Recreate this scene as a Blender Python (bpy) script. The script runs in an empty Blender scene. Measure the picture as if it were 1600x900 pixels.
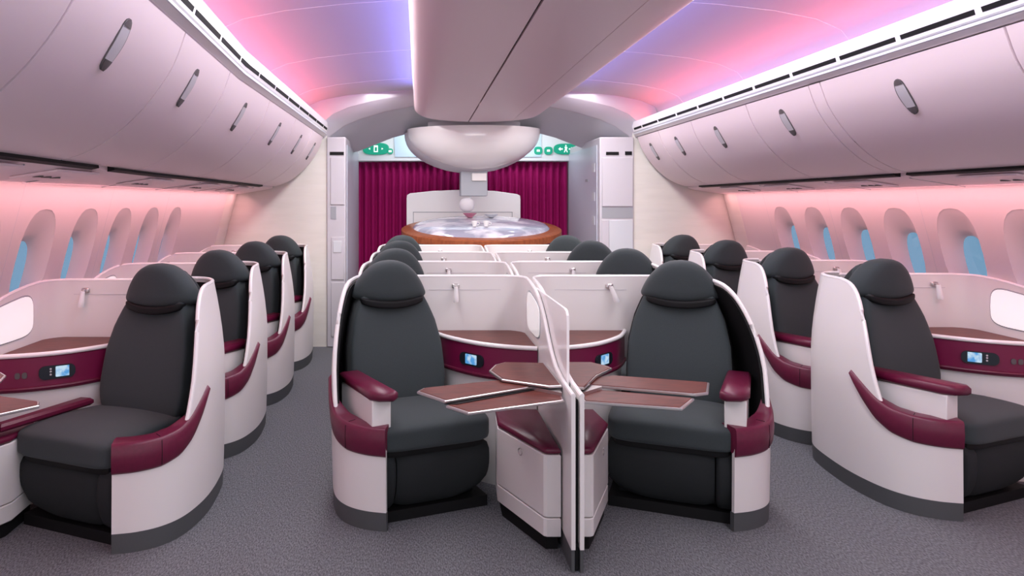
import bpy, bmesh, math
from mathutils import Vector
PI = math.pi
S = bpy.context.scene
COL = S.collection

# ------------------------------------------------------------------ camera
F = 1100.0                      # focal length in pixels of a 1600 px wide frame
cd = bpy.data.cameras.new('camera')
cd.sensor_width = 36.0
cd.lens = F / 1600 * 36
cd.shift_x = (800 - 655) / 1600
cd.shift_y = -(450 - 317) / 1600
cd.clip_start = 0.05
cam = bpy.data.objects.new('camera', cd)
cam.location = (0, 0, 1.6)
cam.rotation_euler = (PI / 2, 0, 0)
COL.objects.link(cam)
S.camera = cam

# ------------------------------------------------------------------ world, exposure
w = bpy.data.worlds.new('world')
w.use_nodes = True
w.node_tree.nodes['Background'].inputs[0].default_value = (0.93, 0.95, 1.0, 1)
w.node_tree.nodes['Background'].inputs[1].default_value = 1.0
S.world = w
S.view_settings.view_transform = 'Standard'
S.view_settings.look = 'None'
S.view_settings.gamma = 1.0
S.view_settings.use_curve_mapping = False
S.view_settings.exposure = 0.0
CX = 0.675                      # centre line of the cabin


def area(name, loc, size, size_y, energy, color, direction, spread=180):
    d = bpy.data.lights.new(name, 'AREA')
    d.shape = 'RECTANGLE'
    d.size = size
    d.size_y = size_y
    d.energy = energy
    d.color = color
    d.spread = math.radians(spread)
    o = bpy.data.objects.new(name, d)
    o.location = loc
    z = -Vector(direction).normalized()          # lamps shine along their -Z
    y = Vector((0, 1, 0))
    x = y.cross(z).normalized()
    y = z.cross(x)
    from mathutils import Matrix
    o.rotation_euler = Matrix((x, y, z)).transposed().to_euler()
    COL.objects.link(o)
    return o


CORAL = (1.0, 0.085, 0.06)
BLUE = (0.22, 0.22, 1.0)
PINK = (1.0, 0.42, 0.45)
for s in (-1, 1):
    nm = 'left' if s < 0 else 'right'
    # coral strip in the trough behind the bin rail, blue strip on top of the centre bins
    area('coral_strip_' + nm, (CX + s * 1.83, 3.55, 2.485), 0.08, 8.3, 20, CORAL, (-s * 0.86, 0, 0.50))
    area('lavender_strip_' + nm, (CX + s * 0.50, 3.35, 2.735), 0.05, 7.9, 44, BLUE, (s * 1.0, 0, 0.30), 125)
    # pink wash under the bins, on the window wall
    area('window_wash_' + nm, (CX + s * 2.60, 3.6, 1.698), 0.08, 8.2, 28, PINK, (s * 0.45, 0, -0.9))
    # added fill lamps along the vault for general brightness, no real fixture
    area('aisle_fill_' + nm, (CX + s * 1.10, 3.7, 2.80), 0.30, 8.0, 92, (1.0, 0.97, 0.955), (0, 0, -1))
    # added fill lamps near the bin ends, brightening the far partitions
    area('end_fill_' + nm, (CX + s * 1.15, 6.5, 2.74), 0.25, 0.25, 6, (1.0, 0.97, 0.95), (0, 0.55, -0.83), 100)
area('galley_lamp', (CX, 8.9, 2.62), 1.6, 0.3, 16, (0.85, 0.93, 1.0), (0, 0.25, -1))
area('bar_fill', (CX, 6.4, 2.455), 0.9, 0.2, 6, (1.0, 0.96, 0.96), (0, 0.75, -0.66), 105)  # added fill lamp that brightens the canopy and cabinet fronts



# ------------------------------------------------------------------ materials
def mat(name, col, rough=0.5, metal=0.0, spec=0.5, emit=None, estr=0.0, coat=0.0, sheen=0.0,
        bump=None, var=None, alpha=None):
    m = bpy.data.materials.new(name)
    m.use_nodes = True
    nt = m.node_tree
    b = nt.nodes['Principled BSDF']
    b.inputs['Base Color'].default_value = (*col, 1)
    b.inputs['Roughness'].default_value = rough
    b.inputs['Metallic'].default_value = metal
    b.inputs['Specular IOR Level'].default_value = spec
    b.inputs['Coat Weight'].default_value = coat
    b.inputs['Sheen Weight'].default_value = sheen
    if emit:
        b.inputs['Emission Color'].default_value = (*emit, 1)
        b.inputs['Emission Strength'].default_value = estr
    tc = nt.nodes.new('ShaderNodeTexCoord')
    if bump:
        sc, st, dist = bump
        n = nt.nodes.new('ShaderNodeTexNoise')
        n.inputs['Scale'].default_value = sc
        n.inputs['Detail'].default_value = 3
        bp = nt.nodes.new('ShaderNodeBump')
        bp.inputs['Strength'].default_value = st
        bp.inputs['Distance'].default_value = dist
        nt.links.new(tc.outputs['Object'], n.inputs['Vector'])
        nt.links.new(n.outputs['Fac'], bp.inputs['Height'])
        nt.links.new(bp.outputs['Normal'], b.inputs['Normal'])
    if var:
        sc, c2, lo, hi, stretch = var
        n = nt.nodes.new('ShaderNodeTexNoise')
        n.inputs['Scale'].default_value = sc
        n.inputs['Detail'].default_value = 4
        mp = nt.nodes.new('ShaderNodeMapping')
        mp.inputs['Scale'].default_value = stretch
        r = nt.nodes.new('ShaderNodeMapRange')
        r.inputs['From Min'].default_value = lo
        r.inputs['From Max'].default_value = hi
        mx = nt.nodes.new('ShaderNodeMix')
        mx.data_type = 'RGBA'
        mx.inputs['A'].default_value = (*col, 1)
        mx.inputs['B'].default_value = (*c2, 1)
        nt.links.new(tc.outputs['Object'], mp.inputs['Vector'])
        nt.links.new(mp.outputs['Vector'], n.inputs['Vector'])
        nt.links.new(n.outputs['Fac'], r.inputs['Value'])
        nt.links.new(r.outputs['Result'], mx.inputs['Factor'])
        nt.links.new(mx.outputs['Result'], b.inputs['Base Color'])
    return m


M = {
    'shell': mat('shell_plastic', (0.80, 0.77, 0.76), 0.32, coat=0.15, bump=(300, 0.02, 0.001)),
    'rim': mat('rim_plastic', (0.90, 0.87, 0.87), 0.25, coat=0.3),
    'bin': mat('bin_plastic', (0.84, 0.70, 0.745), 0.38, bump=(240, 0.03, 0.001)),  # pink mood lighting tinted into the bin colour
    'cream': mat('partition_laminate', (0.80, 0.77, 0.71), 0.5, var=(3, (0.76, 0.73, 0.67), 0.4, 0.7, (1, 1, 6))),
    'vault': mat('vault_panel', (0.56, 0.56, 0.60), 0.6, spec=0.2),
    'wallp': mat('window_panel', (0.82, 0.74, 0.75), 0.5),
    'grey': mat('grey_panel', (0.62, 0.64, 0.68), 0.45),
    'greyd': mat('grey_soffit', (0.34, 0.35, 0.38), 0.5),
    'mono': mat('monument_laminate', (0.57, 0.545, 0.585), 0.5, bump=(60, 0.05, 0.002)),
    'monob': mat('monument_side', (0.56, 0.58, 0.66), 0.35),
    'fabric': mat('charcoal_fabric', (0.048, 0.060, 0.064), 0.80, spec=0.25, sheen=0.10, bump=(420, 0.35, 0.002),
                  var=(500, (0.037, 0.047, 0.051), 0.35, 0.65, (1, 1, 1))),
    'fabricd': mat('dark_fabric', (0.020, 0.023, 0.025), 0.8, spec=0.25, bump=(420, 0.3, 0.002)),
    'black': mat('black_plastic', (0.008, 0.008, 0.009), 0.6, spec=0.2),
    'maroon': mat('maroon_leather', (0.125, 0.006, 0.035), 0.36, spec=0.5, bump=(500, 0.15, 0.001),
                  var=(60, (0.105, 0.005, 0.030), 0.4, 0.7, (1, 1, 1))),
    'wine': mat('maroon_fascia', (0.165, 0.006, 0.050), 0.38, spec=0.45),
    'curtain': mat('curtain_cloth', (0.30, 0.005, 0.098), 0.75, spec=0.15, sheen=0.0, bump=(300, 0.3, 0.002)),
    'kick': mat('kick_strip', (0.075, 0.080, 0.085), 0.6, bump=(120, 0.2, 0.002)),
    'wood': mat('rosewood_veneer', (0.150, 0.036, 0.026), 0.42, spec=0.3, coat=0.06,
                var=(6, (0.095, 0.026, 0.020), 0.4, 0.62, (2, 14, 2))),
    'woodb': mat('bar_veneer', (0.34, 0.090, 0.030), 0.35, var=(6, (0.25, 0.06, 0.02), 0.4, 0.62, (3, 12, 2))),
    'metal': mat('brushed_metal', (0.62, 0.58, 0.58), 0.28, metal=0.9, bump=(200, 0.05, 0.001)),
    'screenb': mat('screen_housing', (0.012, 0.016, 0.024), 0.25),
    'handle': mat('handle_recess', (0.10, 0.085, 0.09), 0.5),
    'sign': mat('sign_green', (0.0, 0.27, 0.16), 0.4, emit=(0.0, 0.30, 0.18), estr=0.5),
    'signw': mat('sign_white', (0.8, 0.9, 0.85), 0.4, emit=(0.75, 0.95, 0.85), estr=0.6),
    'stem': mat('stem_grey', (0.36, 0.38, 0.42), 0.5),
    'cbin': mat('centre_bin_plastic', (0.80, 0.63, 0.685), 0.42, bump=(240, 0.03, 0.001)),  # pink cabin glow mixed into the centre bin colour
    'header': mat('header_panel', (0.62, 0.78, 0.90), 0.5),
    'headerw': mat('header_panel_white', (0.86, 0.88, 0.88), 0.5),
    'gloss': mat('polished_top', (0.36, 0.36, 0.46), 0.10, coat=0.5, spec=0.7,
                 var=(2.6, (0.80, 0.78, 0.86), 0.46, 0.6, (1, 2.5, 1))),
    'pinkb': mat('pink_glaze', (0.55, 0.18, 0.27), 0.4),
    'lampw': mat('lamp_white', (0.9, 0.88, 0.88), 0.3),
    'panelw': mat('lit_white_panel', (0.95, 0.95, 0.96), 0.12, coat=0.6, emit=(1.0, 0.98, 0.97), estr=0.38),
}


def carpet():
    m = mat('carpet_weave', (0.088, 0.088, 0.096), 0.95, spec=0.1)
    nt = m.node_tree
    b = nt.nodes['Principled BSDF']
    tc = nt.nodes.new('ShaderNodeTexCoord')
    mp = nt.nodes.new('ShaderNodeMapping')
    mp.inputs['Rotation'].default_value = (0, 0, 0.6)
    mp.inputs['Scale'].default_value = (1, 0.35, 1)
    n = nt.nodes.new('ShaderNodeTexNoise')
    n.inputs['Scale'].default_value = 170
    n.inputs['Detail'].default_value = 3
    n2 = nt.nodes.new('ShaderNodeTexNoise')
    n2.inputs['Scale'].default_value = 2.2
    r = nt.nodes.new('ShaderNodeValToRGB')
    r.color_ramp.elements[0].position = 0.36
    r.color_ramp.elements[0].color = (0.086, 0.088, 0.098, 1)
    r.color_ramp.elements[1].position = 0.66
    r.color_ramp.elements[1].color = (0.20, 0.205, 0.222, 1)
    bp = nt.nodes.new('ShaderNodeBump')
    bp.inputs['Strength'].default_value = 0.5
    bp.inputs['Distance'].default_value = 0.004
    L = nt.links
    L.new(tc.outputs['Object'], mp.inputs['Vector'])
    L.new(mp.outputs['Vector'], n.inputs['Vector'])
    L.new(n.outputs['Fac'], r.inputs['Fac'])
    L.new(r.outputs['Color'], b.inputs['Base Color'])
    L.new(n.outputs['Fac'], bp.inputs['Height'])
    L.new(bp.outputs['Normal'], b.inputs['Normal'])
    return m


def glass():
    m = bpy.data.materials.new('dimmed_window_glass')
    m.use_nodes = True
    nt = m.node_tree
    nt.nodes.clear()
    o = nt.nodes.new('ShaderNodeOutputMaterial')
    t = nt.nodes.new('ShaderNodeBsdfTransparent')
    t.inputs[0].default_value = (0.46, 0.62, 0.74, 1)
    g = nt.nodes.new('ShaderNodeBsdfGlossy')
    g.inputs['Roughness'].default_value = 0.05
    mx = nt.nodes.new('ShaderNodeMixShader')
    mx.inputs[0].default_value = 0.06
    nt.links.new(t.outputs[0], mx.inputs[1])
    nt.links.new(g.outputs[0], mx.inputs[2])
    nt.links.new(mx.outputs[0], o.inputs[0])
    return m


def screen():
    m = mat('screen_picture', (0.02, 0.05, 0.09), 0.15)
    nt = m.node_tree
    b = nt.nodes['Principled BSDF']
    tc = nt.nodes.new('ShaderNodeTexCoord')
    n = nt.nodes.new('ShaderNodeTexNoise')
    n.inputs['Scale'].default_value = 26
    r = nt.nodes.new('ShaderNodeValToRGB')
    r.color_ramp.elements[0].position = 0.42
    r.color_ramp.elements[0].color = (0.10, 0.38, 0.80, 1)
    r.color_ramp.elements[1].position = 0.62
    r.color_ramp.elements[1].color = (0.65, 0.85, 1.0, 1)
    nt.links.new(tc.outputs['Object'], n.inputs['Vector'])
    nt.links.new(n.outputs['Fac'], r.inputs['Fac'])
    nt.links.new(r.outputs['Color'], b.inputs['Emission Color'])
    b.inputs['Emission Strength'].default_value = 0.8
    return m


M['carpet'] = carpet()
M['glass'] = glass()
M['screen'] = screen()


# ------------------------------------------------------------------ mesh helpers
class G:
    """vertices and faces of ONE mesh"""
    def __init__(self):
        self.v, self.f = [], []

    def add(self, vs, fs):
        k = len(self.v)
        self.v += [tuple(p) for p in vs]
        self.f += [tuple(i + k for i in f) for f in fs]
        return self

    def loft(self, rings, cap=True, closed=True, loop=False):
        n = len(rings[0])
        vs = [p for r in rings for p in r]
        fs = []
        R = len(rings)
        for i in range(R if loop else R - 1):
            a, b = i * n, ((i + 1) % R) * n
            for j in range(n if closed else n - 1):
                j2 = (j + 1) % n
                fs.append((a + j, a + j2, b + j2, b + j))
        if cap and closed and not loop:
            fs.append(tuple(range(n)))
            fs.append(tuple((R - 1) * n + j for j in range(n)))
        return self.add(vs, fs)

    def prism(self, poly, z0, z1, ch=0.0):
        """polygon (x, y) from z0 to z1, top edge chamfered by ch"""
        def inset(d):
            n = len(poly)
            ar = sum(poly[i][0] * poly[(i + 1) % n][1] - poly[(i + 1) % n][0] * poly[i][1] for i in range(n))
            sg = 1 if ar > 0 else -1
            out = []
            for i in range(n):
                p0, p1, p2 = Vector(poly[i - 1]), Vector(poly[i]), Vector(poly[(i + 1) % n])
                e1, e2 = (p1 - p0).normalized(), (p2 - p1).normalized()
                n1, n2 = Vector((-e1.y, e1.x)) * sg, Vector((-e2.y, e2.x)) * sg
                b = (n1 + n2)
                b = b.normalized() if b.length > 1e-6 else n1
                c = max(0.35, b.dot(n1))
                out.append(p1 + b * (d / c))
            return out
        if ch:
            i1 = inset(ch)
            rings = [[(p[0], p[1], z0 + ch) for p in poly], [(p[0], p[1], z1 - ch) for p in poly],
                     [(p.x, p.y, z1) for p in i1]]
            rings.insert(0, [(p.x, p.y, z0) for p in i1])
        else:
            rings = [[(p[0], p[1], z0) for p in poly], [(p[0], p[1], z1) for p in poly]]
        return self.loft(rings)

    def box(self, x0, x1, y0, y1, z0, z1):
        return self.loft([[(x0, y0, z0), (x1, y0, z0), (x1, y1, z0), (x0, y1, z0)],
                          [(x0, y0, z1), (x1, y0, z1), (x1, y1, z1), (x0, y1, z1)]])

    def tube(self, path, r, n=8):
        rings = []
        P = [Vector(p) for p in path]
        for i, p in enumerate(P):
            t = (P[min(i + 1, len(P) - 1)] - P[max(i - 1, 0)]).normalized()
            u = Vector((0, 0, 1)) if abs(t.z) < 0.9 else Vector((1, 0, 0))
            a = t.cross(u).normalized()
            b = t.cross(a).normalized()
            rr = r(i / (len(P) - 1)) if callable(r) else r
            rings.append([p + a * rr * math.cos(2 * PI * k / n) + b * rr * math.sin(2 * PI * k / n) for k in range(n)])
        return self.loft(rings)

    def lathe(self, prof, c=(0, 0, 0), n=24):
        rings = [[(c[0] + r * math.cos(2 * PI * k / n), c[1] + r * math.sin(2 * PI * k / n), c[2] + z) for k in range(n)]
                 for r, z in prof]
        return self.loft(rings)

    def pillow(self, fn, e=0.28, N=14):
        """rounded block: fn maps (a, b, c) in -1..1 to a point"""
        idx, vs, fs = {}, [], []

        def vert(p):
            key = tuple(round(q, 5) for q in p)
            if key not in idx:
                # push the cube surface to a superellipsoid
                k = 2 / e
                L = (abs(p[0]) ** k + abs(p[1]) ** k + abs(p[2]) ** k) ** (1 / k)
                idx[key] = len(vs)
                vs.append(fn(p[0] / L, p[1] / L, p[2] / L))
            return idx[key]
        T = [math.tan((i / N * 2 - 1) * 0.25 * PI * 0.999) for i in range(N + 1)]
        T = [2 * i / N - 1 for i in range(N + 1)]
        for ax in range(3):
            for s in (-1, 1):
                for i in range(N):
                    for j in range(N):
                        q = []
                        for (a, b) in ((i, j), (i + 1, j), (i + 1, j + 1), (i, j + 1)):
                            p = [0, 0, 0]
                            p[ax] = s
                            p[(ax + 1) % 3] = T[a]
                            p[(ax + 2) % 3] = T[b]
                            q.append(vert(p))
                        fs.append(tuple(q))
        return self.add(vs, fs)

    def map(self, fn):
        self.v = [tuple(fn(*p)) for p in self.v]
        return self

    def obj(self, name, m, parent=None, ang=35, bevel=0, sub=0, smooth=True, label=None):
        me = bpy.data.meshes.new(name)
        me.from_pydata([tuple(p) for p in self.v], [], self.f)
        bm = bmesh.new()
        bm.from_mesh(me)
        bmesh.ops.remove_doubles(bm, verts=bm.verts, dist=1e-5)
        bmesh.ops.recalc_face_normals(bm, faces=bm.faces)
        bm.to_mesh(me)
        bm.free()
        if smooth:
            me.polygons.foreach_set('use_smooth', [True] * len(me.polygons))
            me.set_sharp_from_angle(angle=math.radians(ang))
        me.materials.append(M[m])
        o = bpy.data.objects.new(name, me)
        COL.objects.link(o)
        if parent:
            o.parent = parent
        if bevel:
            b = o.modifiers.new('bevel', 'BEVEL')
            b.width = bevel
            b.segments = 2
            b.limit_method = 'ANGLE'
        if sub:
            s_ = o.modifiers.new('sub', 'SUBSURF')
            s_.levels = sub
            s_.render_levels = sub
        if label:
            o['label'] = label
        return o


def struct(o):
    o['kind'] = 'structure'
    return o


def tag(o, label, cat, group=None):
    o['label'] = label
    o['category'] = cat
    if group:
        o['group'] = group
    return o


def empty(name, loc, label, cat, group=None):
    o = bpy.data.objects.new(name, None)
    o.empty_display_size = 0.1
    o.location = loc
    COL.objects.link(o)
    return tag(o, label, cat, group)


def dup(root, loc, label):
    def cp(o, parent):
        c = o.copy()
        COL.objects.link(c)
        c.parent = parent
        for ch in kids.get(o.name, ()):
            cp(ch, c)
        return c
    kids = {}
    stack = [root]
    while stack:
        o = stack.pop()
        kids[o.name] = list(o.children)
        stack += kids[o.name]
    r = cp(root, None)
    r.location = loc
    r['label'] = label
    return r


def interp(x, pts):
    if x <= pts[0][0]:
        return pts[0][1]
    for (a, b), (c, d) in zip(pts, pts[1:]):
        if x <= c:
            t = (x - a) / (c - a)
            return b + (d - b) * t
    return pts[-1][1]


def smoothpath(pts, n=6):
    """Catmull-Rom through tuples"""
    out = []
    P = [Vector(p) for p in pts]
    for i in range(len(P) - 1):
        p0, p1, p2, p3 = P[max(i - 1, 0)], P[i], P[i + 1], P[min(i + 2, len(P) - 1)]
        for k in range(n):
            t = k / n
            out.append(0.5 * ((2 * p1) + (p2 - p0) * t + (2 * p0 - 5 * p1 + 4 * p2 - p3) * t * t
                              + (-p0 + 3 * p1 - 3 * p2 + p3) * t ** 3))
    out.append(P[-1])
    return out


# ------------------------------------------------------------------ the cabin shell
Y0, Y1 = -0.6, 7.80


def bend(y, s):
    """the bins on the left turn slightly inwards near the camera"""
    return 0.085 * max(0.0, 4.14 - y) / 1.5 if s < 0 else 0.0


def P3(s, h, y, z, k=1.0):
    return (CX + s * (h - 0) + (bend(y, s) * k if s < 0 else 0), y, z)


YS = [Y0, 1, 2, 3, 3.9, 4.14, 4.4, 5.5, 6.6, Y1]

struct(G().box(-2.6, 3.95, Y0, 10.2, -0.1, 0.0).obj('floor', 'carpet'))

vault = [(1.93, 2.40), (1.97, 2.48), (1.965, 2.58), (1.90, 2.66), (1.75, 2.725), (1.5, 2.775), (1.15, 2.815), (0.7, 2.845), (0.3, 2.855), (0, 2.858)]
g = G()
full = [(-1, h, z) for h, z in vault] + [(1, h, z) for h, z in reversed(vault[:-1])]
for th in (0,):
    rings = []
    for y in YS:
        rings.append([P3(s, h, y, z) for s, h, z in full] + [P3(s, h + 0.02, y, z + 0.05) for s, h, z in reversed(full)])
    g.loft(rings, cap=False)
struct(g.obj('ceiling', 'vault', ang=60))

# faint joints between the vault panels
for i, y in enumerate((1.5, 2.9, 4.3, 5.7, 7.0)):
    for s in (-1, 1):
        g = G()
        g.tube([(CX + s * h, y, z - 0.001) for h, z in vault[2:]], 0.0025, 6)
        struct(g.obj('trim_%d' % (101 + i * 2 + (s > 0)), 'rim'))

WALLP = [(0.0, 2.95), (0.45, 2.955), (0.9, 2.955), (1.80, 2.718)]
WZ = [(z, h) for z, h in WALLP]
WPITCH = 0.54


def wallx(z):
    return interp(z, WZ)


def window_wall(s, yc, nm, widx):
    g = G()
    n = 24

    def oval(cy, cz, a, b, off):
        out = []
        for k in range(n):
            t = 2 * PI * k / n
            c, d = math.cos(t), math.sin(t)
            e = 0.75
            yy = cy + a * math.copysign(abs(c) ** e, c)
            zz = cz + b * math.copysign(abs(d) ** e, d)
            out.append((CX + s * (wallx(zz) + off), yy, zz))
        return out

    def rect(y0, y1, z0, z1):
        out = []
        cy, cz = (y0 + y1) / 2, (z0 + z1) / 2
        for k in range(n):
            t = 2 * PI * k / n
            c, d = math.cos(t), math.sin(t)
            m = max(abs(c), abs(d))
            yy = cy + (y1 - y0) / 2 * c / m
            zz = cz + (z1 - z0) / 2 * d / m
            out.append((CX + s * wallx(zz), yy, zz))
        return out
    ys = sorted(yc)
    zl, zh = 0.90, 1.66
    zb = [0.0, 0.225, 0.45, 0.675, zl]
    zt = [zh, 1.72, 1.78]
    edges = [ys[0] - WPITCH / 2] + [y + WPITCH / 2 for y in ys]

    def strip(y0, y1, zs):
        g.loft([[(CX + s * wallx(z), y, z) for z in zs] for y in (y0, y1)], closed=False, cap=False)
    strip(Y0, edges[0], zb + [zl, 1.2, 1.5] + zt)
    strip(edges[-1], Y1 + 0.05, zb + [1.2, 1.5] + zt)
    for i, y in enumerate(ys):
        strip(edges[i], edges[i + 1], zb)
        strip(edges[i], edges[i + 1], zt)
        g.loft([rect(edges[i], edges[i + 1], zl, zh), oval(y, 1.28, 0.175, 0.285, 0)], cap=False)
    o = struct(g.obj('wall_' + nm, 'wallp', smooth=False))
    so = o.modifiers.new('thick', 'SOLIDIFY')
    so.thickness = 0.004
    so.offset = 0
    for i, y in enumerate(ys):
        h = G()
        r = [oval(y, 1.28, 0.175, 0.285, 0.0), oval(y, 1.277, 0.170, 0.278, 0.005), oval(y, 1.21, 0.135, 0.222, 0.048), oval(y, 1.19, 0.122, 0.205, 0.068),
             oval(y, 1.19, 0.112, 0.195, 0.095)]
        h.loft(r, cap=False)
        f = struct(h.obj('window_%d' % (widx + i), 'wallp', ang=50))
        p = G()
        a = oval(y, 1.19, 0.114, 0.197, 0.095)
        b = oval(y, 1.19, 0.114, 0.197, 0.101)
        p.loft([a, b])
        p.obj('pane', 'glass', f)
    # joints between the side panels
    for j, y in enumerate(edges[::2]):
        t = G()
        t.tube([(CX + s * (wallx(z) - 0.0005), y, z) for z in [0.9, 1.0, 1.1, 1.2, 1.3, 1.4, 1.5, 1.6, 1.7]], 0.0022, 6)
        struct(t.obj('trim_%d' % (widx + 20 + j), 'grey'))
    return o


LW = [6.13 - WPITCH * i for i in range(0, 9)]
RW = [6.74 - WPITCH * i for i in range(0, 10)]
window_wall(-1, LW, 'left', 1)
window_wall(1, RW, 'right', 41)

# trim at the end of each window wall, rail with air slots, panel under the bins
for s, nm, k in ((-1, 'left', 71), (1, 'right', 81)):
    g = G()
    zs = [0.9, 1.1, 1.3, 1.5, 1.7]
    g.loft([[(CX + s * (wallx(z) + d), y, z) for z in zs] for d, y in ((0, 7.60), (-0.045, 7.66), (-0.05, 7.8), (0.02, 7.8))],
           closed=False, cap=False)
    struct(g.obj('trim_%d' % k, 'cream'))
    # rail above the bin doors
    rail = [(1.735, 2.335), (1.705, 2.355), (1.735, 2.372), (1.700, 2.385), (1.685, 2.44), (1.690, 2.495), (1.705, 2.502),
            (1.722, 2.495), (1.722, 2.45), (1.95, 2.43), (1.95, 2.34)]
    rings = [[P3(s, h, y, z) for h, z in rail] for y in YS]
    rl = struct(G().loft(rings).obj('trim_%d' % (k + 1), 'rim', ang=25))
    gr = G().loft([[P3(s, h, y, z) for h, z in ((1.716, 2.352), (1.700, 2.358), (1.700, 2.371), (1.716, 2.378))] for y in YS])
    gr.obj('groove', 'grey', rl)
    # slots
    y = 0.5
    slot = G()
    while y < 7.7:
        y1 = min(y + 0.46, 7.75)
        a = [(y0_, h, z) for y0_ in (y, y1) for h, z in ((1.6905, 2.406), (1.6845, 2.424), (1.70, 2.426), (1.70, 2.404))]
        sl = G().loft([[P3(s, h, yy, z) for h, z in ((1.6935, 2.402), (1.6855, 2.424), (1.700, 2.426), (1.702, 2.402))]
                       for yy in (y, (y + y1) / 2, y1)])
        sl.obj('air_slot', 'black', rl)
        y = y1 + 0.04
    # panel under the bins with the black shadow gap
    und = [(2.30, 1.765), (2.34, 1.748), (2.66, 1.700), (2.70, 1.72), (2.86, 1.74), (2.86, 1.80), (2.30, 1.80)]
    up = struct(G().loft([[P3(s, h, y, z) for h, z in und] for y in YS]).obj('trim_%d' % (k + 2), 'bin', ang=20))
    gap = [(2.262, 1.768), (2.30, 1.760), (2.31, 1.80), (2.27, 1.81)]
    seams = [0.9, 2.15, 3.45] if s < 0 else [1.2, 2.6, 4.30]
    cuts = [Y0] + seams + [7.45]
    for a, b in zip(cuts, cuts[1:]):
        if s < 0 and b == 7.45:
            a, b = 3.55, 7.2
        ysq = [a + 0.05] + [q for q in YS if a + 0.05 < q < b - 0.05] + [b - 0.05]
        G().loft([[P3(s, h, y, z) for h, z in gap] for y in ysq]).obj('shadow_gap', 'black', up)
    for y in ([1.5, 2.15, 2.8, 3.45, 4.4, 5.3, 6.2, 7.0] if s < 0 else [1.9, 2.6, 3.4, 4.30, 5.2, 6.2, 7.0]):
        G().tube([P3(s, 2.32, y, 1.752), P3(s, 2.66, y, 1.698)], 0.003, 6).obj('panel_joint', 'greyd', up)

# service panels with reading lights under the bins
for s, yl in ((-1, (2.55, 3.30, 4.5, 5.6, 6.6)), (1, (2.9, 3.72, 4.9, 5.9, 6.8))):
    side = 'left' if s < 0 else 'right'
    for i, y in enumerate(yl):
        r = empty('service_panel', P3(s, 2.42, y, 1.734),
                  'pale service unit with small dark nozzles under the %s bins, %s from the camera' % (side, ['first', 'second', 'third', 'fourth', 'fifth'][i]), 'panel',
                  'service units under the bins')
        bx = G().box(-0.11, 0.11, -0.20, 0.20, -0.012, 0.0)
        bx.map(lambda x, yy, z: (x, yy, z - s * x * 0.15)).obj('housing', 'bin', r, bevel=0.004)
        for q in (-0.13, -0.06, 0.02):
            G().lathe([(0.022, -0.016), (0.024, -0.010), (0.024, -0.004)], (0.02 * s, q, -0.003 * 1), 14).obj('nozzle', 'handle', r)


# ------------------------------------------------------------------ overhead bins
DOOR = smoothpath([(2.265, 1.782), (2.17, 1.812), (2.06, 1.872), (1.95, 1.965), (1.86, 2.07), (1.785, 2.19), (1.735, 2.325)], 3)


def bin_(s, y0, y1, hy, label):
    r = empty('overhead_bin', P3(s, 2.0, (y0 + y1) / 2, 1.78), label, 'overhead bin', 'luggage bins above the %s seats' % ('left' if s < 0 else 'right'))
    off = Vector(r.location)
    ys = [y0 + 0.007] + [q for q in (4.14,) if y0 < q < y1] + [y1 - 0.007]

    def loc(h, y, z):
        return Vector(P3(s, h, y, z)) - off
    ins = []
    n = len(DOOR)
    for i in range(n):
        t = (DOOR[min(i + 1, n - 1)] - DOOR[max(i - 1, 0)]).normalized()
        ins.append(DOOR[i] + Vector((t[1], -t[0])) * 0.02)
    # inner side lies further out (larger h)
    ins = [Vector((p[0] + 0.0, p[1])) if p[0] > d[0] or p[1] > d[1] else Vector((2 * d[0] - p[0], 2 * d[1] - p[1])) for p, d in zip(ins, DOOR)]
    ring = list(DOOR) + ins[::-1]
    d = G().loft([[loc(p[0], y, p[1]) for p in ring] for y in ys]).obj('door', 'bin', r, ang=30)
    body = [(p[0] + 0.0, p[1]) for p in ins] + [(1.80, 2.338), (2.62, 2.34), (2.70, 1.81), (2.29, 1.805)]
    ys2 = [y0, *ys[1:-1], y1]
    G().loft([[loc(p[0], y, p[1]) for p in body] for y in ys2]).obj('bin_body', 'grey', r)
    # recessed handle: elongated pointed oval following the door
    m = [p for p in smoothpath([(1.868, 2.058), (1.806, 2.155), (1.769, 2.235)], 7)]
    L = len(m)

    def handle(t0, t1, wmax, lift, nm, mt, par):
        gg = G()
        a = []
        for i in range(L):
            t = i / (L - 1)
            if t < t0 - 1e-6 or t > t1 + 1e-6:
                continue
            u = (t * 2 - 1)
            wd = wmax * math.sqrt(max(0.02, 1 - abs(u) ** 2.2))
            p = m[i]
            a.append([loc(p[0] - lift, hy - wd, p[1] - lift * 0.7), loc(p[0] - lift - 0.003, hy, p[1] - (lift + 0.003) * 0.7),
                      loc(p[0] - lift, hy + wd, p[1] - lift * 0.7), loc(p[0] + 0.01, hy + wd, p[1] + 0.007), loc(p[0] + 0.01, hy - wd, p[1] + 0.007)])
        gg.loft(a)
        return gg.obj(nm, mt, par)
    h = handle(0, 1, 0.045, 0.003, 'handle', 'handle', d)
    handle(0.02, 0.98, 0.036, 0.005, 'handle_plate', 'mono', r)
    handle(0, 0.24, 0.036, 0.0065, 'grip', 'handle', r)
    handle(0.76, 1, 0.036, 0.0065, 'grip', 'handle', r)
    return r


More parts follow.
